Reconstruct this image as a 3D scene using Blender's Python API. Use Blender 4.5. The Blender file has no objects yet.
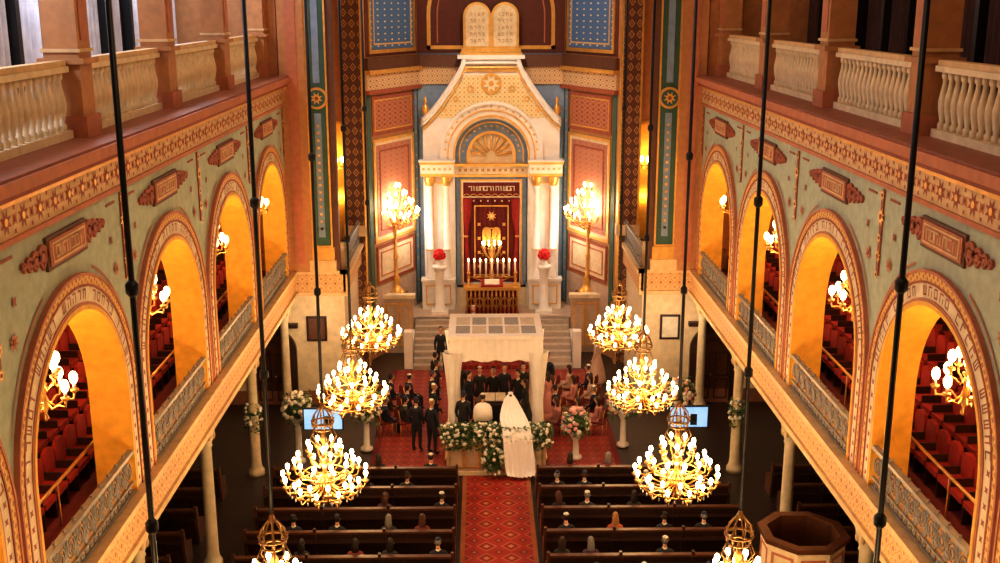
import bpy, math, random
from mathutils import Vector, Matrix
random.seed(7)
S=bpy.context.scene
PI=math.pi
R=random.uniform

# ---------------------------------------------------------------- materials
def _new(name):
    m=bpy.data.materials.new(name); m.use_nodes=True
    nt=m.node_tree; b=nt.nodes['Principled BSDF']
    return m,nt,b
def M(name,col,rough=.6,metal=0,var=.12,scale=5,bump=0,emit=0,ecol=None,sheen=0):
    m,nt,b=_new(name)
    tc=nt.nodes.new('ShaderNodeTexCoord'); n=nt.nodes.new('ShaderNodeTexNoise')
    n.inputs['Scale'].default_value=scale; n.inputs['Detail'].default_value=4
    nt.links.new(tc.outputs['Object'],n.inputs['Vector'])
    r=nt.nodes.new('ShaderNodeValToRGB')
    r.color_ramp.elements[0].position=.3; r.color_ramp.elements[1].position=.7
    r.color_ramp.elements[0].color=[max(0,c*(1-var)) for c in col]+[1]
    r.color_ramp.elements[1].color=[min(1,c*(1+var)) for c in col]+[1]
    nt.links.new(n.outputs['Fac'],r.inputs['Fac']); nt.links.new(r.outputs['Color'],b.inputs['Base Color'])
    b.inputs['Roughness'].default_value=rough; b.inputs['Metallic'].default_value=metal
    if bump:
        bp=nt.nodes.new('ShaderNodeBump'); bp.inputs['Strength'].default_value=bump; bp.inputs['Distance'].default_value=.02
        nt.links.new(n.outputs['Fac'],bp.inputs['Height']); nt.links.new(bp.outputs['Normal'],b.inputs['Normal'])
    if emit:
        b.inputs['Emission Color'].default_value=list(ecol or col)+[1]; b.inputs['Emission Strength'].default_value=emit
        m.cycles.emission_sampling='NONE'
    return m
def P(name,stops,scale=2,axes='yz',metric='MANHATTAN',rand=0,rough=.6,metal=0,off=(0,0),asp=1,feature='F1'):
    m,nt,b=_new(name)
    g=nt.nodes.new('ShaderNodeNewGeometry'); sp=nt.nodes.new('ShaderNodeSeparateXYZ'); cb=nt.nodes.new('ShaderNodeCombineXYZ')
    nt.links.new(g.outputs['Position'],sp.inputs[0])
    for k,a in enumerate(axes):
        mm=nt.nodes.new('ShaderNodeMath'); mm.operation='MULTIPLY_ADD'
        mm.inputs[1].default_value=scale*(asp if k==1 else 1); mm.inputs[2].default_value=off[k]
        nt.links.new(sp.outputs[a.upper()],mm.inputs[0]); nt.links.new(mm.outputs[0],cb.inputs[k])
    v=nt.nodes.new('ShaderNodeTexVoronoi'); v.voronoi_dimensions='2D'; v.distance=metric; v.feature=feature
    v.inputs['Scale'].default_value=1; v.inputs['Randomness'].default_value=rand
    nt.links.new(cb.outputs[0],v.inputs['Vector'])
    r=nt.nodes.new('ShaderNodeValToRGB'); r.color_ramp.interpolation='CONSTANT'
    e=r.color_ramp.elements
    e[0].position=stops[0][0]; e[0].color=list(stops[0][1])+[1]
    e[1].position=stops[1][0]; e[1].color=list(stops[1][1])+[1]
    for p,c in stops[2:]:
        x=e.new(p); x.color=list(c)+[1]
    nt.links.new(v.outputs['Distance'],r.inputs['Fac']); nt.links.new(r.outputs['Color'],b.inputs['Base Color'])
    b.inputs['Roughness'].default_value=rough; b.inputs['Metallic'].default_value=metal
    return m

cream=M('cream_plaster',(.74,.53,.28),.6); creamL=M('light_cream',(.82,.70,.48),.55)
white=M('white_marble',(.9,.88,.86),.35,scale=3,var=.06)
green=M('sage_plaster',(.45,.53,.42),.7); dgreen=M('dark_green_paint',(.045,.12,.09),.5)
terra=M('terracotta_paint',(.36,.09,.045),.6); salmon=M('salmon_paint',(.52,.19,.10),.6)
ledge=M('salmon_ledge',(.36,.14,.09),.6)
brown=M('brown_paint',(.14,.055,.03),.6)
tan=M('tan_plaster',(.52,.25,.10),.6); yel=M('yellow_soffit',(.88,.50,.07),.6)
ochre=M('ochre_wall',(.42,.15,.05),.7)
gold=M('gilt',(.85,.52,.15),.35,.6); brass=M('brass',(.7,.42,.14),.3,.9); abrass=M('aged_brass',(.36,.22,.09),.35,.9)
dred=M('dark_red_velvet',(.16,.01,.008),.8); red=M('red_velvet',(.33,.016,.01),.8)
wood=M('dark_walnut',(.04,.014,.008),.4,var=.35,scale=9); woodL=M('walnut_edge',(.10,.034,.013),.35,var=.3,scale=9)
black=M('black_iron',(.012,.012,.014),.4,.3); grey=M('silver_iron',(.28,.265,.25),.45,.4)
floorm=P('stone_tiles',[(0,(.035,.018,.014)),(.46,(.018,.01,.008))],1.4,'xy','CHEBYCHEV',rough=.4)
cloth=M('white_cloth',(.92,.89,.84),.8,var=.04,bump=.1); veilm=M('veil_tulle',(.95,.93,.92),.7,var=.03,scale=20,bump=.3)
bulb=M('bulb_glow',(1,.85,.6),.5,emit=14,ecol=(1,.80,.46)); globe=M('globe_glow',(1,.85,.6),.5,emit=9,ecol=(1,.76,.36))
flame=M('flame_glow',(1,.8,.5),.5,emit=12,ecol=(1,.7,.3))
screen=M('screen_glow',(.3,.5,.7),.3,emit=.9,ecol=(.32,.62,1),var=.5,scale=3)
leaf=M('leaf_green',(.05,.11,.025),.6,var=.4,scale=12); leaf2=M('leaf_light',(.12,.18,.05),.6,var=.3)
fwhite=M('petal_white',(.88,.85,.75),.7); fred=M('petal_red',(.7,.02,.02),.6,var=.3,scale=20); fpink=M('petal_pink',(.8,.45,.42),.7)
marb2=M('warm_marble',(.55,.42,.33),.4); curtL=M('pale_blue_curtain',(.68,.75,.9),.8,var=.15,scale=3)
stepm=M('step_marble',(.50,.43,.37),.4)
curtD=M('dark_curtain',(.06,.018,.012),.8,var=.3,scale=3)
bluegrey=M('blue_grey_plaster',(.24,.33,.48),.6); maroon=M('maroon_paint',(.13,.03,.02),.7)
wallw=M('ivory_wall',(.78,.66,.46),.7); paper=M('paper',(.8,.76,.65),.8)
ceilm=M('ceiling_plaster',(.5,.32,.15),.8)
pink=P('rose_damask',[(0,(.44,.17,.11)),(.22,(.52,.23,.15)),(.6,(.46,.18,.12)),(.66,(.52,.23,.15))],5,'xz','EUCLIDEAN')
FS=[(0,(.42,.17,.07)),(.18,(.72,.47,.2)),(.40,(.46,.21,.09)),(.47,(.72,.47,.22)),(.85,(.5,.25,.1))]
fascia=P('fascia_ornament',FS,3.1,'yz',off=(0,.2)); fasciaX=P('fascia_ornament_end',FS,3.1,'xz',off=(0,.2)) 
archgold=P('archivolt_ornament',[(0,(.5,.18,.06)),(.3,(.82,.52,.16)),(.7,(.55,.25,.08))],6,'yz')
lattice=P('lattice_gilt',[(0,(.13,.04,.022)),(.6,(.55,.29,.08)),(.72,(.16,.055,.03)),(.92,(.6,.33,.09))],3.4,'xz',asp=.75)
stars=P('starry_blue',[(0,(.9,.78,.45)),(.16,(.09,.2,.46)),(.93,(.16,.3,.55))],4.4,'xz','MANHATTAN')
salpat=P('salmon_ornament',[(0,(.28,.07,.04)),(.25,(.5,.19,.1)),(.55,(.3,.09,.05)),(.64,(.5,.19,.1))],5.5,'xz','EUCLIDEAN')
frieze=P('frieze_ornament',[(0,(.42,.18,.09)),(.25,(.7,.52,.30)),(.55,(.45,.24,.12)),(.68,(.7,.5,.28))],5,'xz',off=(0,.05))
gildpat=P('gilded_relief',[(0,(.66,.42,.15)),(.2,(.88,.74,.42)),(.58,(.74,.52,.22)),(.66,(.88,.74,.42))],5.5,'xz','EUCLIDEAN',rough=.4,metal=.15)
carpet=P('aisle_carpet',[(0,(.55,.2,.07)),(.14,(.26,.012,.008)),(.34,(.5,.11,.04)),(.44,(.38,.02,.01)),(.8,(.2,.01,.008)),(.92,(.5,.18,.07))],1.55,'xy',off=(.5,0))
carpet2=P('chancel_carpet',[(0,(.38,.1,.04)),(.2,(.26,.013,.008)),(.5,(.36,.06,.03)),(.6,(.22,.012,.008))],2.3,'xy')
pews_front=M('bima_panel',(.62,.47,.33),.5)

# ---------------------------------------------------------------- mesh builder
class MB:
    def __init__(s,sx=1): s.v=[];s.f=[];s.mi=[];s.sm=[];s.mats=[];s.sx=sx;s.T=None
    def add(s,vs,fs,mat,smooth=False):
        if mat not in s.mats: s.mats.append(mat)
        k=s.mats.index(mat); o=len(s.v)
        for p in vs:
            if s.T is not None: p=s.T@Vector(p)
            s.v.append((p[0]*s.sx,p[1],p[2]))
        for f in fs:
            g=[o+i for i in f]
            if s.sx<0: g.reverse()
            s.f.append(g); s.mi.append(k); s.sm.append(smooth)
    def box(s,x0,x1,y0,y1,z0,z1,mat):
        vs=[(x,y,z) for z in (z0,z1) for y in (y0,y1) for x in (x0,x1)]
        s.add(vs,[(0,2,3,1),(4,5,7,6),(0,1,5,4),(2,6,7,3),(0,4,6,2),(1,3,7,5)],mat)
    def lathe(s,prof,c,mat,n=12,smooth=True,ex=1,ey=1):
        vs=[];fs=[]
        for r,z in prof:
            for i in range(n):
                a=2*PI*i/n; vs.append((c[0]+r*ex*math.cos(a),c[1]+r*ey*math.sin(a),c[2]+z))
        m=len(prof)
        for j in range(m-1):
            for i in range(n):
                k=(i+1)%n; fs.append((j*n+i,j*n+k,(j+1)*n+k,(j+1)*n+i))
        fs.append(tuple(range(n))[::-1]); fs.append(tuple((m-1)*n+i for i in range(n)))
        s.add(vs,fs,mat,smooth)
    def tube(s,pts,rad,mat,n=6,closed=False,smooth=True):
        pts=[Vector(p) for p in pts]; N=len(pts)
        if not hasattr(rad,'__len__'): rad=[rad]*N
        vs=[];fs=[];ref=None
        for i,p in enumerate(pts):
            if closed: t=pts[(i+1)%N]-pts[i-1]
            else: t=pts[min(i+1,N-1)]-pts[max(i-1,0)]
            if t.length<1e-9: t=Vector((0,0,1))
            t.normalize()
            if ref is None: ref=Vector((0,0,1)) if abs(t.z)<.9 else Vector((1,0,0))
            u=t.cross(ref)
            if u.length<1e-4: u=t.cross(Vector((0,1,0)))
            u.normalize(); w=u.cross(t).normalized(); ref=w
            for k in range(n):
                a=2*PI*k/n; vs.append(tuple(p+rad[i]*(math.cos(a)*u+math.sin(a)*w)))
        for i in range(N if closed else N-1):
            j=(i+1)%N
            for k in range(n):
                l=(k+1)%n; fs.append((i*n+k,i*n+l,j*n+l,j*n+k))
        if not closed:
            fs.append(tuple(range(n))[::-1]); fs.append(tuple((N-1)*n+k for k in range(n)))
        s.add(vs,fs,mat,smooth)
    def ball(s,c,r,mat,n=8,m=6,fn=None):
        if not hasattr(r,'__len__'): r=(r,r,r)
        vs=[];fs=[]
        for j in range(1,m):
            t=PI*j/m
            for i in range(n):
                a=2*PI*i/n; q=(math.sin(t)*math.cos(a),math.sin(t)*math.sin(a),-math.cos(t))
                if fn: q=fn(q)
                vs.append((c[0]+r[0]*q[0],c[1]+r[1]*q[1],c[2]+r[2]*q[2]))
        q0=(0,0,-1);q1=(0,0,1)
        if fn:q0=fn(q0);q1=fn(q1)
        b=len(vs); vs.append(tuple(c[k]+r[k]*q0[k] for k in range(3))); vs.append(tuple(c[k]+r[k]*q1[k] for k in range(3)))
        for j in range(m-2):
            for i in range(n):
                k=(i+1)%n; fs.append((j*n+i,j*n+k,(j+1)*n+k,(j+1)*n+i))
        for i in range(n):
            k=(i+1)%n; fs.append((b,k,i)); fs.append((b+1,(m-2)*n+i,(m-2)*n+k))
        s.add(vs,fs,mat,True)
    def prism(s,poly,fn,d0,d1,mat):
        n=len(poly)
        vs=[fn(a,b,d0) for a,b in poly]+[fn(a,b,d1) for a,b in poly]
        fs=[tuple(range(n)),tuple(range(2*n-1,n-1,-1))]+[(i,(i+1)%n,n+(i+1)%n,n+i) for i in range(n)]
        s.add(vs,fs,mat)
    def rect(s,fn,a0,a1,b0,b1,d0,d1,mat): s.prism([(a0,b0),(a1,b0),(a1,b1),(a0,b1)],fn,d0,d1,mat)
    def frame(s,fn,a0,a1,b0,b1,w,d0,d1,mat):
        s.rect(fn,a0,a1,b0,b0+w,d0,d1,mat);s.rect(fn,a0,a1,b1-w,b1,d0,d1,mat)
        s.rect(fn,a0,a0+w,b0+w,b1-w,d0,d1,mat);s.rect(fn,a1-w,a1,b0+w,b1-w,d0,d1,mat)
    def archband(s,fn,c,sp,r0,r1,zb,d0,d1,mat,n=24):
        def path(r):
            return [(c-r,zb)]+[(c-r*math.cos(PI*i/n),sp+r*math.sin(PI*i/n)) for i in range(n+1)]+[(c+r,zb)]
        A=path(r0);B=path(r1);vs=[];fs=[]
        for p,q in zip(A,B): vs+= [fn(p[0],p[1],d0),fn(q[0],q[1],d0),fn(q[0],q[1],d1),fn(p[0],p[1],d1)]
        for i in range(len(A)-1):
            o=4*i;t=o+4
            for k in range(4):
                l=(k+1)%4; fs.append((o+k,o+l,t+l,t+k))
        fs.append((0,1,2,3)); o=4*(len(A)-1); fs.append((o,o+1,o+2,o+3))
        s.add(vs,fs,mat)
    def archfill(s,fn,c,sp,r,zb,d0,d1,mat,n=20):
        s.prism([(c-r,zb)]+[(c-r*math.cos(PI*i/n),sp+r*math.sin(PI*i/n)) for i in range(n+1)]+[(c+r,zb)],fn,d0,d1,mat)
    def archwall(s,fn,a0,a1,zb,top,c,sp,r,d0,d1,mat,n=24,openb=True):
        k0=6
        L=[a0+(c-r-a0)*i/k0 for i in range(k0)]+[c-r*math.cos(PI*i/n) for i in range(n+1)]+[c+r+(a1-c-r)*i/k0 for i in range(1,k0+1)]
        L=sorted(x for x in L if a0-1e-6<=x<=a1+1e-6)
        for i in range(len(L)-1):
            a,b=L[i],L[i+1]; mid=(a+b)/2
            inside=abs(mid-c)<r
            if inside:
                za=max(zb,sp+math.sqrt(max(0,r*r-(a-c)**2))); zc=max(zb,sp+math.sqrt(max(0,r*r-(b-c)**2)))
            else: za=zc=zb
            ta,tb=top(a),top(b)
            if ta<=za and tb<=zc: continue
            q=[(a,za),(b,zc),(b,max(tb,zc)),(a,max(ta,za))]
            for d in (d0,d1): s.add([fn(x,y,d) for x,y in q],[(0,1,2,3)],mat)
            s.add([fn(a,ta,d0),fn(b,tb,d0),fn(b,tb,d1),fn(a,ta,d1)],[(0,1,2,3)],mat)
            s.add([fn(a,za,d0),fn(b,zc,d0),fn(b,zc,d1),fn(a,za,d1)],[(0,1,2,3)],mat)
        for e in (a0,a1): s.add([fn(e,zb,d0),fn(e,top(e),d0),fn(e,top(e),d1),fn(e,zb,d1)],[(0,1,2,3)],mat)
    def disc(s,fn,ca,cb,r,d0,d1,mat,n=12): s.prism([(ca+r*math.cos(2*PI*i/n),cb+r*math.sin(2*PI*i/n)) for i in range(n)],fn,d0,d1,mat)
    def rosette(s,fn,ca,cb,r,d,mat,mat2=None,petals=8):
        n=petals*2
        s.add([fn(ca,cb,d)]+[fn(ca+(r if i%2 else r*.5)*math.cos(2*PI*i/n),cb+(r if i%2 else r*.5)*math.sin(2*PI*i/n),d) for i in range(n)],
              [(0,1+i,1+(i+1)%n) for i in range(n)],mat)
        if mat2: s.disc(fn,ca,cb,r*.3,d-.01,d,mat2,8)
    def mesh(s,name):
        me=bpy.data.meshes.new(name); me.from_pydata(s.v,[],s.f)
        for m in s.mats: me.materials.append(m)
        me.polygons.foreach_set('material_index',s.mi); me.polygons.foreach_set('use_smooth',s.sm); me.update(); return me
    def obj(s,name,loc=(0,0,0),rot=0,parent=None):
        return inst(s.mesh(name),name,loc,rot,parent)
def inst(me,name,loc=(0,0,0),rot=0,parent=None,scale=1):
    o=bpy.data.objects.new(name,me); S.collection.objects.link(o); o.location=loc; o.rotation_euler[2]=rot
    if scale!=1: o.scale=(scale,)*3
    if parent: o.parent=parent
    return o
def light(name,kind,loc,en,col=(1,.62,.28),size=.3,rot=None,sy=None,spot=None):
    l=bpy.data.lights.new(name,kind); l.energy=en; l.color=col
    if kind=='AREA':
        l.size=size
        if sy: l.shape='RECTANGLE'; l.size_y=sy
    else: l.shadow_soft_size=size
    if spot: l.spot_size=spot
    o=bpy.data.objects.new(name,l); S.collection.objects.link(o); o.location=loc
    if rot: o.rotation_euler=rot
    return o

GL=[[(0,.85,1,1),(.78,0,1,1),(0,0,1,.18)],[(0,.8,1,1),(.75,0,1,1)],[(0,.82,1,1),(.78,0,1,.82),(.02,0,.22,.55)],
    [(0,0,.2,1),(.8,0,1,1),(.4,.2,.58,1),(0,0,1,.18)],[(.4,0,.62,1),(.2,.82,.62,1)],[(0,.82,1,1),(0,0,1,.18),(0,.1,.2,.9),(.8,.1,1,.9)],
    [(0,.82,1,1),(.78,0,1,1),(.1,0,.3,.9)]]
def glyph(mb,fn,ca,cb,ang,h,d,mat):
    g=random.choice(GL); w=h*.8; cs,sn=math.cos(ang),math.sin(ang)
    for x0,y0,x1,y1 in g:
        q=[]
        for x,y in ((x0,y0),(x1,y0),(x1,y1),(x0,y1)):
            x=(x-.5)*w;y=(y-.5)*h
            q.append(fn(ca+x*cs-y*sn,cb+x*sn+y*cs,d))
        mb.add(q,[(0,1,2,3)],mat)

BW=5.6
PIERS=[36.8-BW*(6-i) for i in range(7)]
BAYS=PIERS[:-1]
fnX=lambda a,b,d:(7+d,a,b)
# ---------------------------------------------------------------- shell
mb=MB(); mb.box(-12,12,-3,48,-.2,0,floorm); mb.obj('floor')
mb=MB(); mb.box(-12,12,-3,48,17,17.2,ceilm); mb.obj('ceiling')
mb=MB(); mb.box(-12,12,-3.2,-3,0,17,tan); mb.obj('wall_back')
for sx,side in ((-1,'left'),(1,'right')):
    mb=MB(sx)
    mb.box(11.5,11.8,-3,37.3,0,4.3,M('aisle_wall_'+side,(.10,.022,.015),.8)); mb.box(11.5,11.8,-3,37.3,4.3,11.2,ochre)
    sp=6.85
    for y0 in BAYS:
        c=y0+BW/2
        mb.archwall(fnX,y0,y0+BW,4.9,lambda a:11.4,c,sp,2.2,0,.6,green)
        mb.archband(fnX,c,sp,2.14,2.22,4.9,-.09,.65,yel)
        mb.archband(fnX,c,sp,2.22,2.27,4.9,-.08,0,salmon)
        mb.archband(fnX,c,sp,2.27,2.53,4.9,-.06,0,creamL)
        mb.archband(fnX,c,sp,2.52,2.56,4.9,-.08,0,terra)
        mb.archband(fnX,c,sp,2.56,2.70,4.9,-.07,0,archgold)
        mb.archband(fnX,c,sp,2.70,2.75,4.9,-.09,0,salmon)
        for k in range(29):
            a=math.radians(14+152*k/28)
            if k in (5,11,17,23): continue
            glyph(mb,fnX,c-2.40*math.cos(a),sp+2.40*math.sin(a),PI/2-a,.17,-.065,terra)
        for sg in (-1,1):
            z=5.1
            while z<7.2: mb.rosette(fnX,c+sg*2.4,z,.07,-.065,terra,None,4); z+=.26
        mb.rect(fnX,c-.85,c+.85,9.88,10.4,-.05,0,brown); mb.rect(fnX,c-.78,c+.78,9.94,10.34,-.07,0,salmon)
        mb.frame(fnX,c-.7,c+.7,9.98,10.30,.03,-.08,0,cream)
        for k in range(7): glyph(mb,fnX,c-.5+k*.166,10.14,0,.2,-.082,cream)
        for sg in (-1,1):
            for (o,r) in ((1.0,.2),(1.27,.16),(1.5,.12),(1.7,.08)):
                mb.archband(fnX,c+sg*o,10.14,r*.55,r,10.14,-.05,0,terra,10)
                mb.disc(fnX,c+sg*o,10.14,r*.4,-.05,0,terra,8)
                mb.prism([(c+sg*o-r,10.14),(c+sg*o-r*.55,10.14),(c+sg*o,10.14-r*.6),(c+sg*o+r*.55,10.14),(c+sg*o+r,10.14),(c+sg*o,10.14-r)],fnX,-.05,0,terra)
        # spandrel stencil lines following the arch and the cornice
        mb.rect(fnX,y0+.35,c-2.0,10.36,10.40,-.02,0,terra); mb.rect(fnX,c+2.0,y0+BW-.35,10.36,10.40,-.02,0,terra)
        for sg in (-1,1):
            pts=[(c-sg*(2.86*math.cos(t)),sp+2.86*math.sin(t)) for t in [math.radians(22+46*i/10) for i in range(11)]]
            for (p,q) in zip(pts,pts[1:]):
                mb.add([fnX(p[0],p[1],-.015),fnX(q[0],q[1],-.015),fnX(q[0],q[1]+.05,-.015),fnX(p[0],p[1]+.05,-.015)],[(0,1,2,3)],salmon)
            mb.rosette(fnX,c-sg*2.25,9.2,.16,-.02,salmon,terra); mb.rosette(fnX,c-sg*2.1,9.75,.1,-.02,terra,None,4)
    for y in PIERS[:-1]+[36.85]:
        mb.rect(fnX,y-.06,y+.06,8.9,10.5,-.03,0,terra)
        for z,r in ((8.9,.1),(9.25,.15),(9.6,.11),(10.0,.18),(10.4,.12)): mb.rosette(fnX,y,z,r,-.04,gold,terra)
    mb.rect(fnX,36.8,37.3,4.9,11.4,0,.6,tan)
    mb.box(7,7.6,-3,PIERS[0],4.9,11.4,green)
    mb.obj('wall_'+side)
    mb=MB(sx)
    mb.box(6.9,7.1,-3,37.3,10.58,10.66,salmon); mb.box(6.94,7.1,-3,37.3,10.66,11.14,cream)
    mb.box(6.84,7.1,-3,37.3,11.14,11.22,gold); mb.box(6.78,7.1,-3,37.3,11.22,11.32,terra)
    mb.box(6.68,7.1,-3,37.3,11.32,11.5,salmon); mb.box(6.74,7.1,-3,37.3,11.5,11.54,ledge)
    f=lambda a,b,d:(6.94+d,a,b)
    y=3.0;k=0
    while y<37:
        if k%2==0: mb.rosette(f,y,10.9,.2,-.006,terra,gold)
        else:
            mb.rosette(f,y,10.9,.12,-.006,salmon,terra,4)
            mb.rosette(f,y,11.07,.05,-.006,terra,None,4); mb.rosette(f,y,10.73,.05,-.006,terra,None,4)
        y+=.3;k+=1
    mb.obj('trim_cornice_'+side)
    mb=MB(sx); mb.box(7.1,11.8,-3,37.3,11.2,11.5,tan); mb.box(7.1,7.9,-3,37.3,11.5,11.53,ledge)
    mb.obj('floor_upper_gallery_'+side)
    for y in PIERS:
        mb=MB(sx)
        mb.box(7.33,8.07,y-.38,y+.38,11.53,11.9,salmon); mb.box(7.4,8.0,y-.31,y+.31,11.9,16.6,tan)
        mb.box(7.3,8.1,y-.4,y+.4,12.8,12.9,tan); mb.box(7.36,8.04,y-.35,y+.35,13.0,13.06,cream)
        mb.box(7.38,8.02,y-.18,y+.18,13.2,16.4,salmon); mb.box(7.25,8.15,y-.46,y+.46,16.6,16.98,cream)
        mb.obj('gallery_pier')
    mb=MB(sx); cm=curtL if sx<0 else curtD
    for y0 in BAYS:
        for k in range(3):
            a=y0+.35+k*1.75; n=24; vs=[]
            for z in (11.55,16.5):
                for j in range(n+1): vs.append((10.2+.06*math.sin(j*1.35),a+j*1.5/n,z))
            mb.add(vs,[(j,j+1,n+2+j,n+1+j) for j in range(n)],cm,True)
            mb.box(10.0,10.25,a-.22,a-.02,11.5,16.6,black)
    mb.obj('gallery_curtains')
    mb=MB(sx); mb.box(11.4,11.7,-3,37.0,11.5,17,brown); mb.box(8.2,11.8,37.1,37.4,11.5,17,tan); mb.box(7.1,8.2,37.12,37.4,11.5,17,tan); mb.obj('wall_upper_'+side)
mb=MB(); L=BW-.84
for i in range(18):
    y=-L/2+.13+i*(L-.26)/17
    mb.lathe([(.075,0),(.075,.1),(.045,.13),(.095,.38),(.1,.5),(.05,.78),(.045,.86),(.075,.9),(.075,1.0)],(0,y,.14),creamL,8)
mb.box(-.13,.13,-L/2,L/2,0,.14,creamL); mb.box(-.15,.15,-L/2,L/2,1.14,1.24,creamL); mb.box(-.11,.11,-L/2,L/2,1.24,1.34,cream)
bal=mb.mesh('stone_balustrade')
for sx in (-1,1):
    for y0 in BAYS: inst(bal,'stone_balustrade',(sx*7.7,y0+BW/2,11.53))
for sx,side in ((-1,'left'),(1,'right')):
    mb=MB(sx)
    mb.box(7.0,11.5,-3,37.3,4.3,4.9,wallw); mb.box(6.85,7.0,-3,37.3,4.15,4.8,fascia)
    mb.box(6.74,7.7,-3,37.3,4.8,4.92,cream); mb.box(6.8,7.1,-3,37.3,4.74,4.8,terra)
    mb.box(6.78,7.3,-3,37.3,4.02,4.15,cream); mb.box(6.9,7.5,-3,37.3,3.92,4.02,terra)
    for k in range(5): mb.box(7.75+.75*k,11.5,-3,37.2,4.9,4.92+.36*k,dred)
    mb.box(5.2,7.0,37.3,42,4.3,4.9,wallw); mb.box(5.12,7.0,37.15,37.3,4.15,4.8,fasciaX); mb.box(5.05,5.2,37.15,42,4.15,4.8,fascia)
    mb.box(5.0,7,37.05,37.3,4.8,4.92,cream); mb.box(4.95,5.3,37.05,42,4.8,4.92,cream); mb.box(5.05,7,37.1,37.3,4.02,4.15,cream)
    mb.obj('floor_gallery_'+side)
    mb=MB(sx)
    for k in range(4):
        x=8.4+.75*k; z=4.92+.36*k; y=9.6
        while y<36.6:
            f=lambda a,b,d:(x+d,y+a,z+b)
            mb.prism([(-.24,.3),(.24,.3),(.24,.8),(.18,.93),(0,.98),(-.18,.93),(-.24,.8)],f,0,.08,red)
            mb.prism([(-.24,.36),(.24,.36),(.24,.47),(-.24,.47)],f,-.42,0,red)
            mb.box(x-.4,x+.08,y+.25,y+.28,z,z+.62,wood)
            y+=.56
    mb.obj('gallery_seating')
    mb=MB(sx); mb.tube([(7.8,9.5,5.75),(7.8,36.5,5.75)],.035,brass)
    y=9.5
    while y<36.6: mb.tube([(7.8,y,4.92),(7.8,y,5.75)],.018,brass); y+=2.8
    mb.obj('brass_handrail')
    for y in PIERS[1:]:
        mb=MB()
        mb.lathe([(.24,0),(.24,.15),(.2,.2),(.17,.28),(.155,.4),(.14,3.2),(.17,3.25),(.15,3.3),(.2,3.45),(.27,3.75),(.29,3.8),(.29,3.92)],(0,0,0),creamL,16)
        for k in range(8):
            a=2*PI*k/8; mb.ball((.2*math.cos(a),.2*math.sin(a),3.55),(.06,.06,.14),cream,6,4)
        mb.obj('iron_column',(sx*7.25,y,0))
def scrollrail(W):
    mb=MB(); n=int(W/.41); st=W/n
    mb.box(-.04,.04,-W/2,W/2,.02,.07,grey); mb.box(-.06,.06,-W/2,W/2,.78,.85,grey); mb.box(-.03,.03,-W/2,W/2,.2,.23,grey)
    for i in range(n):
        y=-W/2+(i+.5)*st
        for r,z,cy in ((.16,.5,y),(.08,.5,y),(.07,.68,y-st/2),(.07,.34,y-st/2),(.05,.12,y),(.05,.12,y-st/2)):
            mb.tube([(0,cy+r*math.cos(2*PI*k/10),z+r*math.sin(2*PI*k/10)) for k in range(10)],.02,grey,4,True)
        mb.tube([(0,y-st/2,.05),(0,y-st/2,.8)],.018,grey,4)
        mb.ball((0,y-st/2,.9),.035,grey,6,4)
    return mb
rail=scrollrail(4.2).mesh('scroll_railing')
r2=scrollrail(4.4).mesh('chancel_railing')
for sx in (-1,1):
    for y0 in BAYS: inst(rail,'scroll_railing',(sx*6.97,y0+BW/2,4.92))
    inst(r2,'chancel_railing',(sx*5.12,39.6,4.92))
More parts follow.
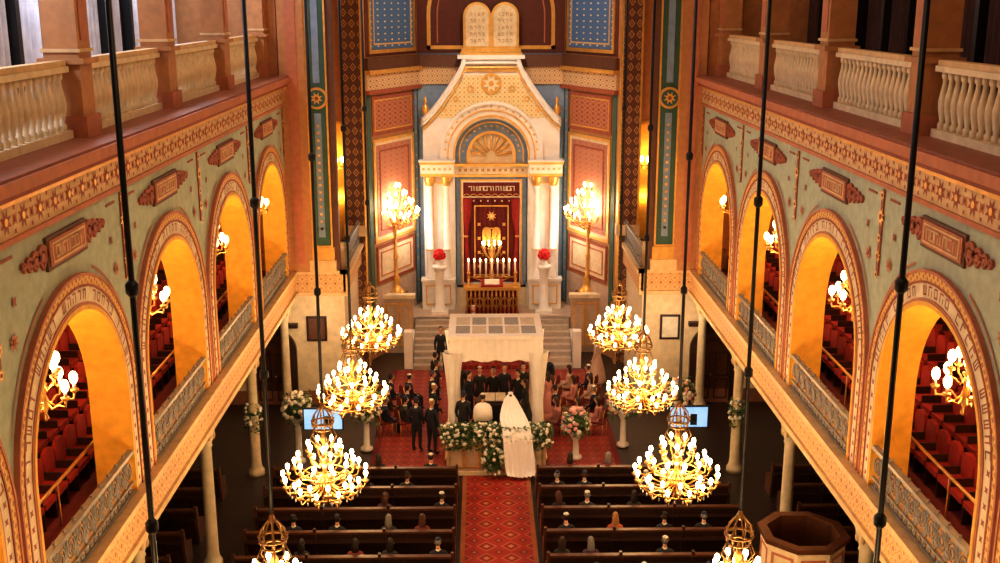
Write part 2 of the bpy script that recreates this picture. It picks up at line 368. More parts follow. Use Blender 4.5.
# ---------------------------------------------------------------- end walls, chancel
for sx,side in ((-1,'left'),(1,'right')):
    mb=MB(sx)
    mb.box(5.2,11.8,37.3,37.5,0,4.3,wallw); mb.box(5.15,11.5,37.24,37.3,0,.5,M('dado_'+side,(.3,.12,.06),.6))
    mb.box(7,7.2,37.3,42,4.9,17,tan); mb.box(5.2,5.4,37.5,42,0,4.3,wallw)
    mb.box(7.0,11.8,37.3,37.5,4.9,11.2,ochre)
    fE=lambda a,b,d:(a,42+d,b)
    mb.archwall(fE,4.8,7.2,0,lambda a:17,5.88,9.2,.27,0,.5,tan)
    mb.archfill(fE,5.88,9.2,.27,4.9,.35,.45,yel); mb.archband(fE,5.88,9.2,.27,.36,5.5,-.05,0,gold,12)
    mb.rect(fE,4.85,5.55,0,17,-.35,0,lattice); mb.rect(fE,4.8,4.87,0,17,-.4,0,gold); mb.rect(fE,5.53,5.6,0,17,-.4,0,gold)
    mb.rect(fE,4.75,5.65,5.2,5.6,-.45,0,cream)
    mb.obj('wall_chancel_'+side)
    mb=MB(sx); f=lambda a,b,d:(a,37.1+d,b)
    mb.box(6.2,7.05,37.0,37.5,4.9,17,tan); mb.box(6.45,6.8,36.97,37,5.2,16.8,salmon)
    mb.box(5.5,6.2,37.1,37.6,5.7,17,dgreen)
    mb.frame(f,5.5,6.2,5.75,16.9,.06,-.04,0,gold); mb.rect(f,5.74,5.96,6.1,10.3,-.03,0,bluegrey); mb.rect(f,5.74,5.96,11.3,16.6,-.03,0,bluegrey)
    mb.box(5.4,6.3,36.98,37.7,4.92,5.3,cream); mb.box(5.45,6.25,37.02,37.65,5.3,5.75,gold)
    mb.disc(f,5.85,10.8,.36,-.1,0,gold,20); mb.disc(f,5.85,10.8,.28,-.12,0,dgreen,20); mb.rosette(f,5.85,10.8,.22,-.13,gold,terra)
    for k in range(16): mb.rosette(f,5.85,6.4+k*.25 if k<15 else 6.4,.07,-.04,gold,None,4)
    mb.box(5.3,5.5,37.15,37.5,4.92,17,brown)
    mb.obj('chancel_pier')
    P0=Vector((4.8,42.3));P1=Vector((3.0,46.0));dv=(P1-P0);Lf=dv.length;dv.normalize();nv=Vector((-dv.y,dv.x))
    if nv.y>0: nv=-nv
    fF=lambda a,b,d:(P0.x+dv.x*a-nv.x*d,P0.y+dv.y*a-nv.y*d,b)
    mb=MB(sx)
    mb.rect(fF,-.1,Lf,0,17,0,.3,tan)
    mb.rect(fF,.15,Lf-.1,1.4,2.9,-.03,0,marb2); mb.rect(fF,.5,3.5,3.0,4.5,-.03,0,creamL); mb.frame(fF,.5,3.5,3.0,4.5,.1,-.07,0,terra)
    mb.frame(fF,.8,3.2,3.25,4.25,.05,-.06,0,salmon)
    mb.rect(fF,.4,3.6,4.65,8.75,-.03,0,creamL); mb.frame(fF,.4,3.6,4.65,8.75,.12,-.07,0,gold); mb.rect(fF,.65,3.35,4.9,8.5,-.05,0,pink)
    mb.frame(fF,.85,3.15,5.1,8.3,.06,-.07,0,terra)
    mb.rect(fF,3.65,3.95,1.5,10.6,-.04,0,bluegrey); mb.frame(fF,3.62,3.98,1.5,10.6,.05,-.06,0,dgreen)
    for k in range(18): mb.rosette(fF,3.8,2+k*.48,.08,-.05,gold,None,4)
    mb.rect(fF,.05,.32,1.5,10.6,-.04,0,dgreen)
    mb.rect(fF,.4,3.6,8.9,10.4,-.04,0,salpat); mb.frame(fF,.4,3.6,8.9,10.4,.1,-.06,0,terra); mb.frame(fF,.55,3.45,9.05,10.25,.05,-.07,0,gold)
    mb.rect(fF,0,Lf+.05,10.65,11.25,-.12,0,frieze); mb.rect(fF,0,Lf+.1,11.25,11.4,-.25,0,gold); mb.rect(fF,0,Lf+.1,11.4,11.85,-.18,0,brown);mb.rect(fF,0,Lf+.05,10.5,10.65,-.18,0,terra)
    mb.rect(fF,.1,4.0,11.9,17,-.03,0,maroon)
    mb.rect(fF,.45,3.7,12.15,17,-.05,0,stars); mb.frame(fF,.3,3.85,12.0,17,.14,-.08,0,gold)
    mb.frame(fF,.62,3.53,12.32,16.9,.06,-.08,0,cream)
    mb.obj('wall_apse_'+side)
fB=lambda a,b,d:(a,46+d,b)
mb=MB(); mb.rect(fB,-3.1,3.1,0,17,0,.3,bluegrey); mb.rect(fB,-3.0,3.0,11.9,17,-.03,0,maroon)
mb.rect(fB,-3,3,10.65,11.35,-.1,0,frieze); mb.rect(fB,-3,3,11.35,11.85,-.2,0,brown)
mb.archband(fB,0,13.4,2.45,2.6,12.05,-.1,0,gold); mb.rect(fB,-2.6,2.6,12.05,12.2,-.1,0,gold); mb.archband(fB,0,13.4,2.15,2.2,12.3,-.08,0,salmon)
mb.obj('wall_apse_centre')
for sx in (-1,1):
    f=lambda a,b,d:(sx*a,37.3+d,b)
    mb=MB(); mb.frame(f,5.85,6.55,2.35,3.25,.07,-.07,0,wood); mb.rect(f,5.9,6.5,2.4,3.2,-.03,0,brown if sx<0 else paper)
    mb.obj('picture_frame')
    mb=MB(); mb.archband(f,7.75,2.0,.62,.82,0,-.15,0,wood); mb.archfill(f,7.75,2.0,.62,0,-.04,0,woodL)
    for a in (-.32,.32):
        for z0,z1 in ((.15,.9),(1.0,1.9)): mb.frame(f,7.75+a-.24,7.75+a+.24,z0,z1,.05,-.08,0,wood)
    mb.archband(f,7.75,2.0,.3,.36,2.0,-.09,0,wood,12); mb.ball((sx*7.7,37.2,1.05),.04,brass)
    mb.rect(f,6.85,8.65,2.85,3.0,-.2,0,wood)
    mb.obj('door_1' if sx<0 else 'door_2')
# ---------------------------------------------------------------- ark platform
mb=MB()
for k in range(8): mb.box(-3.1,3.1,41+.3*k,43.4,.175*k,.175*(k+1),stepm)
mb.box(-4.9,4.9,43.5,46.0,0,1.4,marb2); mb.box(-3.1,3.1,43.3,43.6,0,1.4,marb2)
for k in range(8): mb.box(-1.7,1.7,40.98+.3*k,43.4,.175*k+.01,.175*(k+1)+.012,carpet2)
mb.obj('marble_steps')
for sx in (-1,1):
    mb=MB(sx); f=lambda a,b,d:(a,43.2+d,b)
    mb.rect(f,3.2,4.8,0,2.3,0,.25,marb2); mb.rect(f,3.12,4.85,2.3,2.45,-.08,.3,creamL)
    for k in range(3): mb.frame(f,3.3+k*.5,3.75+k*.5,.3,2.1,.06,-.04,0,gold)
    mb.box(3.12,3.4,41.2,43.2,0,1.0,white); mb.box(3.12,3.45,41.1,41.5,0,1.5,white)
    mb.obj('marble_parapet')
# ---------------------------------------------------------------- the ark
mb=MB(); fA=lambda a,b,d:(a,45.3+d,b)
def gt(a):
    a=abs(a)
    if a<=1.2: return 11.7
    t=min(1,(2.8-a)/1.6); return 9.25+2.05*t**1.25
mb.archwall(fA,-2.8,2.8,1.4,gt,0,7.8,1.5,0,.5,white)
mb.archwall(fA,-2.25,2.25,9.35,lambda a:gt(a)-.5 if abs(a)>1.15 else 11.05,0,7.9,2.1,-.04,0,gildpat)
for r0,r1,d,m in ((1.5,1.57,-.2,gold),(1.57,1.75,-.12,white),(1.75,1.80,-.18,gold),(1.80,2.0,-.1,white),(2.0,2.12,-.22,white)):
    mb.archband(fA,0,7.9,r0,r1,7.5,d,0,m)
for k in range(19):
    a=PI*(k+.5)/19; mb.rosette(fA,-1.9*math.cos(a),7.9+1.9*math.sin(a),.07,-.105,gold,None,4)
n=32
pts=[(-2.8+5.6*i/n) for i in range(n+1)]
mb.tube([(a,45.22,gt(a)+.02) for a in pts],.1,white,6); mb.tube([(a,45.2,gt(a)-.16) for a in pts],.07,white,6); mb.tube([(a,45.16,gt(a)-.34) for a in pts],.05,gold,6)
mb.rect(fA,-1.35,1.35,11.7,11.85,-.2,.6,white); mb.rect(fA,-1.25,1.25,11.2,11.3,-.1,0,gold); mb.rect(fA,-1.25,1.25,11.85,11.95,-.1,.5,gold)
mb.disc(fA,0,10.72,.42,-.1,0,gold,20); mb.rosette(fA,0,10.72,.38,-.11,creamL,gold)
for sg in (-1,1):
    mb.rosette(fA,sg*.85,10.5,.2,-.06,gold,creamL); mb.rosette(fA,sg*1.45,10.1,.16,-.06,gold,creamL); mb.rosette(fA,sg*1.9,9.65,.12,-.06,gold,creamL)
    x0,x1=sorted((sg*1.55,sg*2.9))
    mb.box(x0,x1,44.85,45.3,7.0,7.12,gold); mb.box(x0,x1,44.8,45.3,7.12,7.5,white); mb.box(x0-.05,x1+.05,44.75,45.3,7.5,7.6,gold); mb.box(x0-.07,x1+.07,44.73,45.3,7.6,7.66,white)
    for k in range(6): mb.rosette(lambda a,b,d:(a,44.8+d,b),x0+.13+k*.217,7.31,.08,-.01,gold,None,4)
    mb.box(x0,x1,44.8,45.3,1.4,2.6,white); mb.box(x0-.04,x1+.04,44.75,45.3,2.6,2.7,white)
    mb.frame(lambda a,b,d:(a,44.8+d,b),x0+.15,x1-.15,1.6,2.45,.05,-.03,0,gold)
    for cx in (1.85,2.55):
        mb.lathe([(.19,0),(.19,.1),(.15,.18),(.15,1.2),(.17,1.22),(.17,1.28),(.14,1.3),(.12,3.8),(.15,3.85),(.13,3.9),(.2,4.2),(.22,4.3)],(sg*cx,45.02,2.7),white,14)
        mb.lathe([(.14,0),(.2,.2),(.23,.35),(.23,.4)],(sg*cx,45.02,6.6),gold,10)
        mb.lathe([(.16,0),(.18,.03),(.16,.06)],(sg*cx,45.02,3.9),gold,14)
    mb.frame(fA,min(sg*1.95,sg*2.45),max(sg*1.95,sg*2.45),2.9,6.7,.05,-.04,0,gold)
    mb.frame(fA,min(sg*1.7,sg*2.7),max(sg*1.7,sg*2.7),7.8,8.9,.04,-.03,0,gold) if False else None
    mb.lathe([(.16,0),(.16,.15),(.07,.2),(.16,.42),(.12,.6),(.04,.7),(.09,.78),(.02,1.0)],(sg*2.68,45.4,9.2),gold,10)
    mb.box(*sorted((sg*2.55,sg*2.85)),45.25,45.6,9.0,9.25,white)
mb.archfill(fA,0,7.8,1.5,1.4,.42,.5,bluegrey)
mb.archband(fA,0,7.8,1.3,1.35,7.4,.38,.42,gold)
for k in range(15):
    a=PI*(k+.5)/15; mb.rosette(fA,-1.17*math.cos(a),7.8+1.17*math.sin(a),.06,.4,gold,None,4)
mb.archband(fA,0,7.75,.92,1.02,7.4,.25,.42,gold); mb.archfill(fA,0,7.75,.92,7.4,.38,.42,creamL)
for k in range(9):
    a=PI*(k+.5)/9; mb.tube([(.2*math.cos(a),45.6,7.75+.2*math.sin(a)),(.85*math.cos(a),45.6,7.75+.85*math.sin(a))],[.02,.07],gold,5)
mb.rect(fA,-1.5,1.5,7.0,7.4,.1,.42,creamL); mb.rect(fA,-1.5,1.5,7.35,7.45,.0,.42,gold);mb.rect(fA,-1.5,1.5,6.9,7.0,.05,.42,gold)
for k in range(12): mb.rosette(fA,-1.3+k*.236,7.18,.08,.09,terra,gold,4)
mb.frame(fA,-1.46,1.46,2.2,6.9,.2,.1,.4,bluegrey); mb.frame(fA,-1.27,1.27,2.3,6.8,.07,.03,.4,gold); mb.frame(fA,-1.21,1.21,2.35,6.72,.04,.05,.4,white)
mb.rect(fA,-1.5,1.5,1.4,2.3,.1,.42,creamL)
vs=[];fs=[];nx=48
for j,z in enumerate((2.4,3.5,5.0,6.3)):
    for i in range(nx+1):
        a=-1.18+2.36*i/nx; vs.append((a,45.5+.035*math.sin(i*1.6),z))
for j in range(3):
    for i in range(nx): fs.append((j*(nx+1)+i,j*(nx+1)+i+1,(j+1)*(nx+1)+i+1,(j+1)*(nx+1)+i))
mb.add(vs,fs,dred,True)
mb.rect(fA,-1.18,1.18,6.1,6.72,.08,.16,dred); mb.rect(fA,-1.18,1.18,6.04,6.09,.06,.14,creamL)
for k in range(8): mb.disc(fA,-1.03+k*.294,6.05,.14,.07,.13,dred,10); mb.archband(fA,-1.03+k*.294,6.05,.13,.15,6.05,.06,.13,gold,6); mb.disc(fA,-1.03+k*.294,5.9,.035,.05,.12,creamL,8)
for k in range(12): glyph(mb,fA,-.88+k*.16,6.42,0,.2,.07,creamL)
for sg in (-1,1):
    mb.tube([(sg*1.0,45.42,6.0),(sg*1.02,45.4,5.2),(sg*1.08,45.4,4.4),(sg*1.0,45.4,3.2),(sg*.98,45.4,2.45)],[.2,.16,.07,.12,.15],red,10)
    mb.lathe([(.09,-.04),(.1,0),(.09,.04)],(sg*1.08,45.4,4.4),gold,8)
mb.frame(fA,-.72,.72,2.7,5.7,.05,.12,.14,gold)
mb.rosette(fA,0,5.25,.22,.11,gold,creamL); mb.archfill(fA,-.2,4.6,.18,4.0,.1,.13,gold); mb.archfill(fA,.2,4.6,.18,4.0,.1,.13,gold)
for sg in (-1,1):
    for k in range(4): mb.rosette(fA,sg*.52,3.1+k*.6,.1,.11,gold,None,4)
for k in range(6): glyph(mb,fA,-.4+k*.16,3.6,0,.15,.11,gold); glyph(mb,fA,-.4+k*.16,3.3,0,.15,.11,gold)
mb.obj('torah_ark')
mb=MB(); f=lambda a,b,d:(a,45.45+d,b)
mb.rect(f,-1.2,1.2,11.96,12.1,-.1,.35,gold)
for sg in (-1,1):
    mb.archfill(f,sg*.56,13.35,.56,12.1,0,.22,gold,16); mb.archfill(f,sg*.56,13.35,.46,12.18,-.02,0,creamL,16)
    for k in range(5):
        for j in range(4): glyph(mb,f,sg*.56-.24+j*.16,12.4+k*.26,0,.12,-.025,tan)
mb.obj('commandment_tablets')
# ---------------------------------------------------------------- light fittings
def arm(mb,a,R,z,zb,B=bulb,br=.05,hold=True):
    ca,sa=math.cos(a),math.sin(a)
    P=[(.05,zb),(R*.35,zb-.12),(R*.7,zb-.06+ (z-zb)*.3),(R*.95,z-.14),(R,z-.02)]
    mb.tube([(r*ca,r*sa,h) for r,h in P],.02,brass,5)
    c=(R*ca,R*sa,z)
    mb.lathe([(.02,-.05),(.07,0),(.075,.03),(.03,.035)],c,brass,7)
    mb.lathe([(.024,.03),(.024,.13)],c,cloth,6)
    mb.ball((c[0],c[1],z+.13+br*1.3),(br,br,br*1.6),B,7,5)
mb=MB()
mb.lathe([(.02,-.85),(.05,-.8),(.09,-.7),(.04,-.6),(.13,-.45),(.16,-.35),(.06,-.2),(.05,.1),(.12,.2),(.05,.3),(.04,.6),(.08,.7),(.04,.8),(.03,.95)],(0,0,0),brass,12)
for z,r in ((.98,.2),(1.12,.24)): mb.tube([(r*math.cos(2*PI*k/16),r*math.sin(2*PI*k/16),z) for k in range(16)],.022,abrass,5,True)
for k in range(8):
    a=2*PI*k/8; ca,sa=math.cos(a),math.sin(a)
    mb.tube([(.2*ca,.2*sa,.98),(.24*ca,.24*sa,1.12),(.2*ca,.2*sa,1.3),(.08*ca,.08*sa,1.45),(.03*ca,.03*sa,1.5)],.016,abrass,4)
    mb.ball((.24*ca,.24*sa,1.18),.03,abrass,5,4)
    mb.tube([(.2*ca,.2*sa,.98),(.3*ca,.3*sa,.75),(.06*ca,.06*sa,.45)],.012,abrass,4)
mb.lathe([(.02,1.4),(.07,1.46),(.05,1.52),(.03,1.6)],(0,0,0),abrass,10)
for n,R_,z,zb,ph in ((15,.93,-.25,-.38,0),(11,.66,.08,-.12,.2),(7,.36,.42,.2,0),(8,.62,-.58,-.55,.3)):
    for k in range(n): arm(mb,ph+2*PI*k/n,R_,z,zb,bulb,.05)
for R_,z in ((.8,-.42),(.5,-.1)): mb.tube([(R_*math.cos(2*PI*k/28),R_*math.sin(2*PI*k/28),z) for k in range(28)],.018,brass,4,True)
for k in range(28):
    a=2*PI*k/28; mb.ball((.8*math.cos(a),.8*math.sin(a),-.5),(.018,.018,.05),white,4,3)
mb.lathe([(.035,1.5),(.035,13.15)],(0,0,0),black,8)
for z in (4.1,7.0): mb.lathe([(.035,-.1),(.075,-.05),(.075,.05),(.035,.1)],(0,0,z),black,10)
mb.lathe([(.25,13.1),(.3,13.2),(.3,13.3)],(0,0,0),brass,12)
ch=mb.mesh('hanging_chandelier')
for sx in (-1,1):
    for y,X in ((12.05,4.33),(17.55,4.05),(23.05,3.95),(28.55,3.95),(34.05,3.97)):
        loc=(sx*X,y,3.72)
        inst(ch,'hanging_chandelier',loc,R(0,.4))
        light('chandelier_light','POINT',(loc[0],loc[1],3.75),400,size=.5)
mb=MB()
mb.lathe([(.02,-.55),(.06,-.5),(.03,-.42),(.1,-.25),(.05,-.1),(.03,.2),(.07,.3),(.02,.4),(.015,1.2)],(0,0,0),brass,10)
for n,R_,z,zb,ph in ((7,.48,-.1,-.2,0),(5,.27,.25,.1,.4)):
    for k in range(n): arm(mb,ph+2*PI*k/n,R_,z,zb,globe,.072)
gl=mb.mesh('gallery_chandelier')
for sx in (-1,1):
    for y0 in BAYS[1:]:
        loc=(sx*7.55,y0+BW/2-.1,7.75)
        inst(gl,'gallery_chandelier',loc,R(0,.6))
        light('gallery_light','POINT',(loc[0]+sx*.1,loc[1],7.8),190,(1,.55,.2),.25)
        light('gallery_wall_light','POINT',(sx*9.6,loc[1],8.8),30,(1,.5,.18),.2)
mb=MB(); mb.lathe([(.02,0),(.06,.05),(.03,.1)],(0,0,-.1),brass,8)
for k in range(3): arm(mb,PI*(k)/2+PI,.2,0,-.05,globe,.08)
nm=mb.mesh('wall_sconce')
for sx in (-1,1):
    loc=(sx*5.88,41.75,7.9)
    inst(nm,'wall_sconce',loc)
    light('sconce_light','POINT',(loc[0],41.7,8.2),45,(1,.6,.22),.12)
    light('niche_light','POINT',(sx*5.88,42.2,6.6),20,(1,.6,.2),.08)
mb=MB()
mb.lathe([(.5,0),(.5,.2),(.42,.28),(.42,.75),(.5,.8),(.5,.9)],(0,0,-1.0),brown,12)
mb.lathe([(.36,0),(.36,.08),(.2,.2),(.12,.4),(.2,.55),(.08,.75),(.06,1.4),(.12,1.5),(.06,1.6),(.05,2.5),(.12,2.65),(.06,2.8),(.04,4.0)],(0,0,-.1),gold,12)
for n,R_,z,zb,ph in ((15,.95,3.15,2.85,0),(12,.72,3.5,3.1,.2),(9,.46,3.85,3.4,0),(5,.2,4.15,3.7,0),(8,.55,2.9,2.65,0)):
    for k in range(n): arm(mb,ph+2*PI*k/n,R_,z,zb,bulb,.055)
cd=mb.mesh('standing_candelabrum')
for sx in (-1,1):
    inst(cd,'standing_candelabrum',(sx*3.9,43.95,2.45))
    light('candelabrum_light','POINT',(sx*3.9,43.7,6.0),330,(1,.78,.48),.4)
    light('ark_fill','POINT',(sx*2.95,44.2,4.8),42,(1,.88,.78),.12)  # unseen fill added to whiten the ark columns
for sx in (-1,1):
    mb=MB(); mb.lathe([(.3,0),(.3,.15),(.2,.25),(.17,1.7),(.25,1.85),(.3,1.9),(.3,2.0)],(0,0,0),white,12)
    mb.box(-.34,.34,-.34,.34,-.01,.12,white)
    p=mb.obj('flower_pedestal',(sx*2.15,44.3,1.41))
    mb=MB(); mb.lathe([(.1,0),(.17,.2),(.2,.25)],(0,0,0),white,10)
    mb.ball((0,0,.42),.22,fred,10,8)
    for k in range(60):
        a=R(0,2*PI);t=math.acos(R(-.7,1)); mb.ball((.23*math.sin(t)*math.cos(a),.23*math.sin(t)*math.sin(a),.42+.23*math.cos(t)),.05,fred,5,4)
    mb.obj('red_rose_ball',(sx*2.15,44.3,3.41))
mb=MB(); mb.box(-.95,.95,-.25,.25,.0,.9,dred); mb.box(-1.02,1.02,-.3,.3,.9,.98,gold)
for k in range(9): mb.rosette(lambda a,b,d:(a,-.26+d,b),-.8+k*.2,.5,.08,0,gold,None)
mb.obj('altar_table',(0,44.35,1.41))
mb=MB(); mb.lathe([(.22,0),(.2,.06),(.06,.15),(.05,.35)],(0,0,0),brass,10); mb.tube([(-1,0,.5),(1,0,.5)],.03,brass)
mb.tube([(0,0,.3),(0,0,.5)],.04,brass)
for sg in (-1,1): mb.tube([(sg*.0,0,.3),(sg*.4,0,.34),(sg*.8,0,.5)],.02,brass)
for k in range(9):
    x=-.96+k*.24; mb.lathe([(.05,.5),(.06,.56),(.03,.57)],(x,0,0),brass,7); mb.lathe([(.035,.56),(.035,1.15)],(x,0,0),cloth,7); mb.ball((x,0,1.22),(.035,.035,.08),flame,6,5)
mb.obj('menorah',(0,44.35,2.39))
mb=MB(); mb.lathe([(.2,0),(.18,.1),(.06,.25),(.1,.6),(.05,.9),(.12,1.3),(.05,1.5),(.03,2.2)],(0,0,0),gold,10)
for k in range(10): arm(mb,2*PI*k/10,.38,1.75,1.4,flame,.04)
mb.tube([(.25*math.cos(2*PI*k/16),0,2.3+.25*math.sin(2*PI*k/16)) for k in range(16)],.03,gold,5,True)
mb.obj('gilt_candlestand',(0,44.85,2.3))
mb=MB()
mb.box(-1.1,1.1,-.3,.3,0,.2,brown); mb.box(-1.0,1.0,-.22,.22,.2,1.2,dred); mb.box(-1.15,1.15,-.34,.34,1.2,1.32,gold)
for k in range(13):
    x=-1.02+k*.17; mb.lathe([(.03,0),(.05,.3),(.025,.5),(.05,.75),(.03,1.0)],(x,-.28,.2),brass,6)
for k in range(6):
    mb.tube([(-.85+k*.34+.13*math.cos(2*PI*j/12),-.3,.7+.2*math.sin(2*PI*j/12)) for j in range(12)],.025,brass,4,True)
mb.T=Matrix.Translation((0,-.02,1.44))@Matrix.Rotation(.3,4,'X'); mb.box(-.45,.45,-.28,.28,-.03,.03,red); mb.box(-.3,.3,-.2,.2,.03,.07,paper); mb.T=None
for sg in (-1,1): mb.lathe([(.08,1.32),(.03,1.4),(.05,1.6),(.03,1.8),(.08,1.85),(.02,1.95)],(sg*.95,0,0),gold,8)
mb.obj('reading_desk',(0,43.5,1.42))
# ---------------------------------------------------------------- carpets
mb=MB(); mb.box(-.95,.95,5,30.93,.003,.02,carpet)
bm=M('carpet_border',(.4,.13,.05),.9)
for sg in (-1,1): mb.box(sg*.95-.06,sg*.95+.06,5,30.93,.004,.024,bm)
mb.obj('aisle_carpet')
mb=MB(); mb.box(-3.8,3.8,31.5,40.94,.003,.02,carpet2)
for sg in (-1,1): mb.box(sg*3.8-.1,sg*3.8+.1,31.5,40.94,.004,.024,dred)
mb.obj('chancel_carpet')
# ---------------------------------------------------------------- bima + chuppah
mb=MB(); mb.box(-1.5,1.5,31.2,35.2,.025,.5,pews_front); mb.box(-1.55,1.55,31.15,35.25,.44,.5,gold); mb.box(-1.44,1.44,31.25,35.1,.5,.515,carpet2)
mb.box(-1.5,1.5,31.0,31.25,.025,1.12,pews_front); mb.box(-1.55,1.55,30.95,31.35,1.1,1.18,creamL); mb.box(-1.56,1.56,30.94,31.3,.025,.14,creamL)
f=lambda a,b,d:(a,31.0+d,b)
for k in range(6): mb.frame(f,-1.42+k*.48,-.98+k*.48,.25,1.0,.04,-.03,0,gold)
mb.obj('bima_platform')
def foliage(mb,c,rad,nl,nf,fm=fwhite,s=.06,fs_=.055,hang=0):
    for k in range(nl):
        p=[c[i]+rad[i]*R(-1,1)*.95 for i in range(3)]
        a=R(0,2*PI);b=R(-.9,.9); d=Vector((math.cos(a)*math.cos(b),math.sin(a)*math.cos(b),math.sin(b))); w=d.cross(Vector((0,0,1))).normalized()
        P_=Vector(p); q=[P_-d*s,P_+w*s*.45,P_+d*s,P_-w*s*.45]
        mb.add([tuple(x) for x in q],[(0,1,2,3)],random.choice((leaf,leaf,leaf2)))
    for k in range(nf):
        a=R(0,2*PI);t=math.acos(R(-.4,1)); 
        p=[c[0]+rad[0]*math.sin(t)*math.cos(a),c[1]+rad[1]*math.sin(t)*math.sin(a),c[2]+rad[2]*math.cos(t)]
        mb.ball(p,fs_*R(.7,1.2),random.choice((fm,fwhite)),6,4)
mb=MB()
mb.box(-1.5,1.5,30.98,31.32,1.18,1.3,leaf)
for k in range(13): foliage(mb,(-1.5+k*.25,31.12,1.4),(.2,.28,.2),110,12,s=.08)
for k in range(13): foliage(mb,(-1.5+k*.25,30.88,1.12),(.18,.1,.25),70,8,s=.07)
mb.obj('flower_hedge')
mb=MB(); mb.ball((0,0,0),(.2,.08,.26),leaf,8,6); foliage(mb,(0,-.05,0),(.32,.16,.34),160,34,s=.09); foliage(mb,(0,-.05,-.4),(.2,.12,.2),60,14,s=.08)
mb.obj('hanging_bouquet',(-.12,30.74,.68))
mb=MB(); X,Y0,Y1,ZT=1.36,32.3,34.7,3.95
for sx in (-1,1):
    for y in (Y0,Y1):
        mb.lathe([(.04,.52),(.04,ZT)],(sx*X,y,0),creamL,8)
        vs=[];n=32;prof=[(.52,.24),(.9,.22),(1.6,.19),(1.9,.18),(2.4,.22),(3.0,.29),(3.5,.36)]
        for z,r in prof:
            for i in range(n):
                a=2*PI*i/n; rr=r*(1+.14*math.sin(a*8)); vs.append((sx*(X-.05)+rr*.8*math.cos(a),y+rr*.8*math.sin(a),z))
        fs=[(j*n+i,j*n+(i+1)%n,(j+1)*n+(i+1)%n,(j+1)*n+i) for j in range(len(prof)-1) for i in range(n)]
        mb.add(vs,fs,cloth,True)
def valance(mb,p,q,n=60):
    p=Vector(p);q=Vector(q);vs=[];d=(q-p).normalized();nn=Vector((d.y,-d.x,0))
    for i in range(n+1):
        t=i/n; o=nn*(.02*math.sin(i*1.3)); sw=.07*abs(math.sin(t*PI*4))
        for z in (ZT,ZT-.35,ZT-.68-sw):
            w=p.lerp(q,t)+o; vs.append((w.x,w.y,z))
    fs=[(3*i+j,3*(i+1)+j,3*(i+1)+j+1,3*i+j+1) for i in range(n) for j in range(2)]
    mb.add(vs,fs,cloth,True)
a=X+.07
valance(mb,(-a,Y0-.1,0),(a,Y0-.1,0));valance(mb,(a,Y0-.1,0),(a,Y1+.1,0));valance(mb,(a,Y1+.1,0),(-a,Y1+.1,0));valance(mb,(-a,Y1+.1,0),(-a,Y0-.1,0))
mb.box(-a-.03,a+.03,Y0-.13,Y1+.13,ZT-.03,ZT+.05,cloth)
rp=[M('roof_panel_a',(.34,.33,.31),.6),M('roof_panel_b',(.62,.55,.42),.6)]
for i in range(5):
    for j in range(2):
        x0=-a+.2+i*.51; y0=Y0+.3+j*.95; mb.box(x0,x0+.44,y0,y0+.8,ZT+.05,ZT+.06,rp[(i+j)%2])
mb.box(-a-.03,a+.03,Y0-.14,Y0-.08,ZT-.02,ZT+.09,cloth)
mb.obj('wedding_canopy')
mb=MB(); mb.box(-.55,.55,-.3,.3,0,.95,black); mb.box(-.6,.6,-.35,.35,.95,1.0,wood)
mb.T=Matrix.Translation((0,0,1.08))@Matrix.Rotation(.35,4,'X'); mb.box(-.38,.38,-.24,.24,-.03,.03,wood); mb.box(-.33,-.01,-.2,.2,.03,.06,paper); mb.box(.01,.33,-.2,.2,.03,.06,paper); mb.T=None
mb.lathe([(.03,1),(.045,1.05),(.01,1.1),(.01,1.18),(.05,1.28)],(.48,-.1,0),gold,8)
mb.obj('ceremony_table',(0,33.4,.52))
# ---------------------------------------------------------------- pews
def pew(W,name,me=None):
    mb=MB()
    mb.box(0,W,-.22,.22,.4,.45,wood); mb.prism([(.2,.1),(.26,.1),(.36,1.0),(.31,1.0)],lambda a,b,d:(d,-a,b),0,W,wood)
    mb.box(0,W,-.42,-.28,.98,1.04,woodL); mb.box(0,W,-.52,-.34,.78,.81,wood)
    for x in [0,W]+[W*k/3 for k in (1,2)]:
        mb.prism([(-.25,0),(.28,0),(.28,.55),(.1,.62),(-.22,.75),(-.32,1.12),(-.42,1.12),(-.36,.5)],lambda a,b,d:(x+d,a,b),-.035,.035,woodL if x in (0,W) else wood)
    mb.box(0,W,-.1,-.06,.02,.4,wood)
    return mb
pw=pew(5.2,'pew').mesh('pew'); pw2=pew(3.2,'pew').mesh('aisle_pew')
ROWS=[29.6-1.3*i for i in range(13)]
for i,y in enumerate(ROWS):
    if not 19.4<y<22.2: inst(pw,'pew',(1.15,y,0))
    inst(pw,'pew',(-6.35,y,0))
    inst(pw2,'aisle_pew',(7.9,y,0)); inst(pw2,'aisle_pew',(-11.1,y,0))
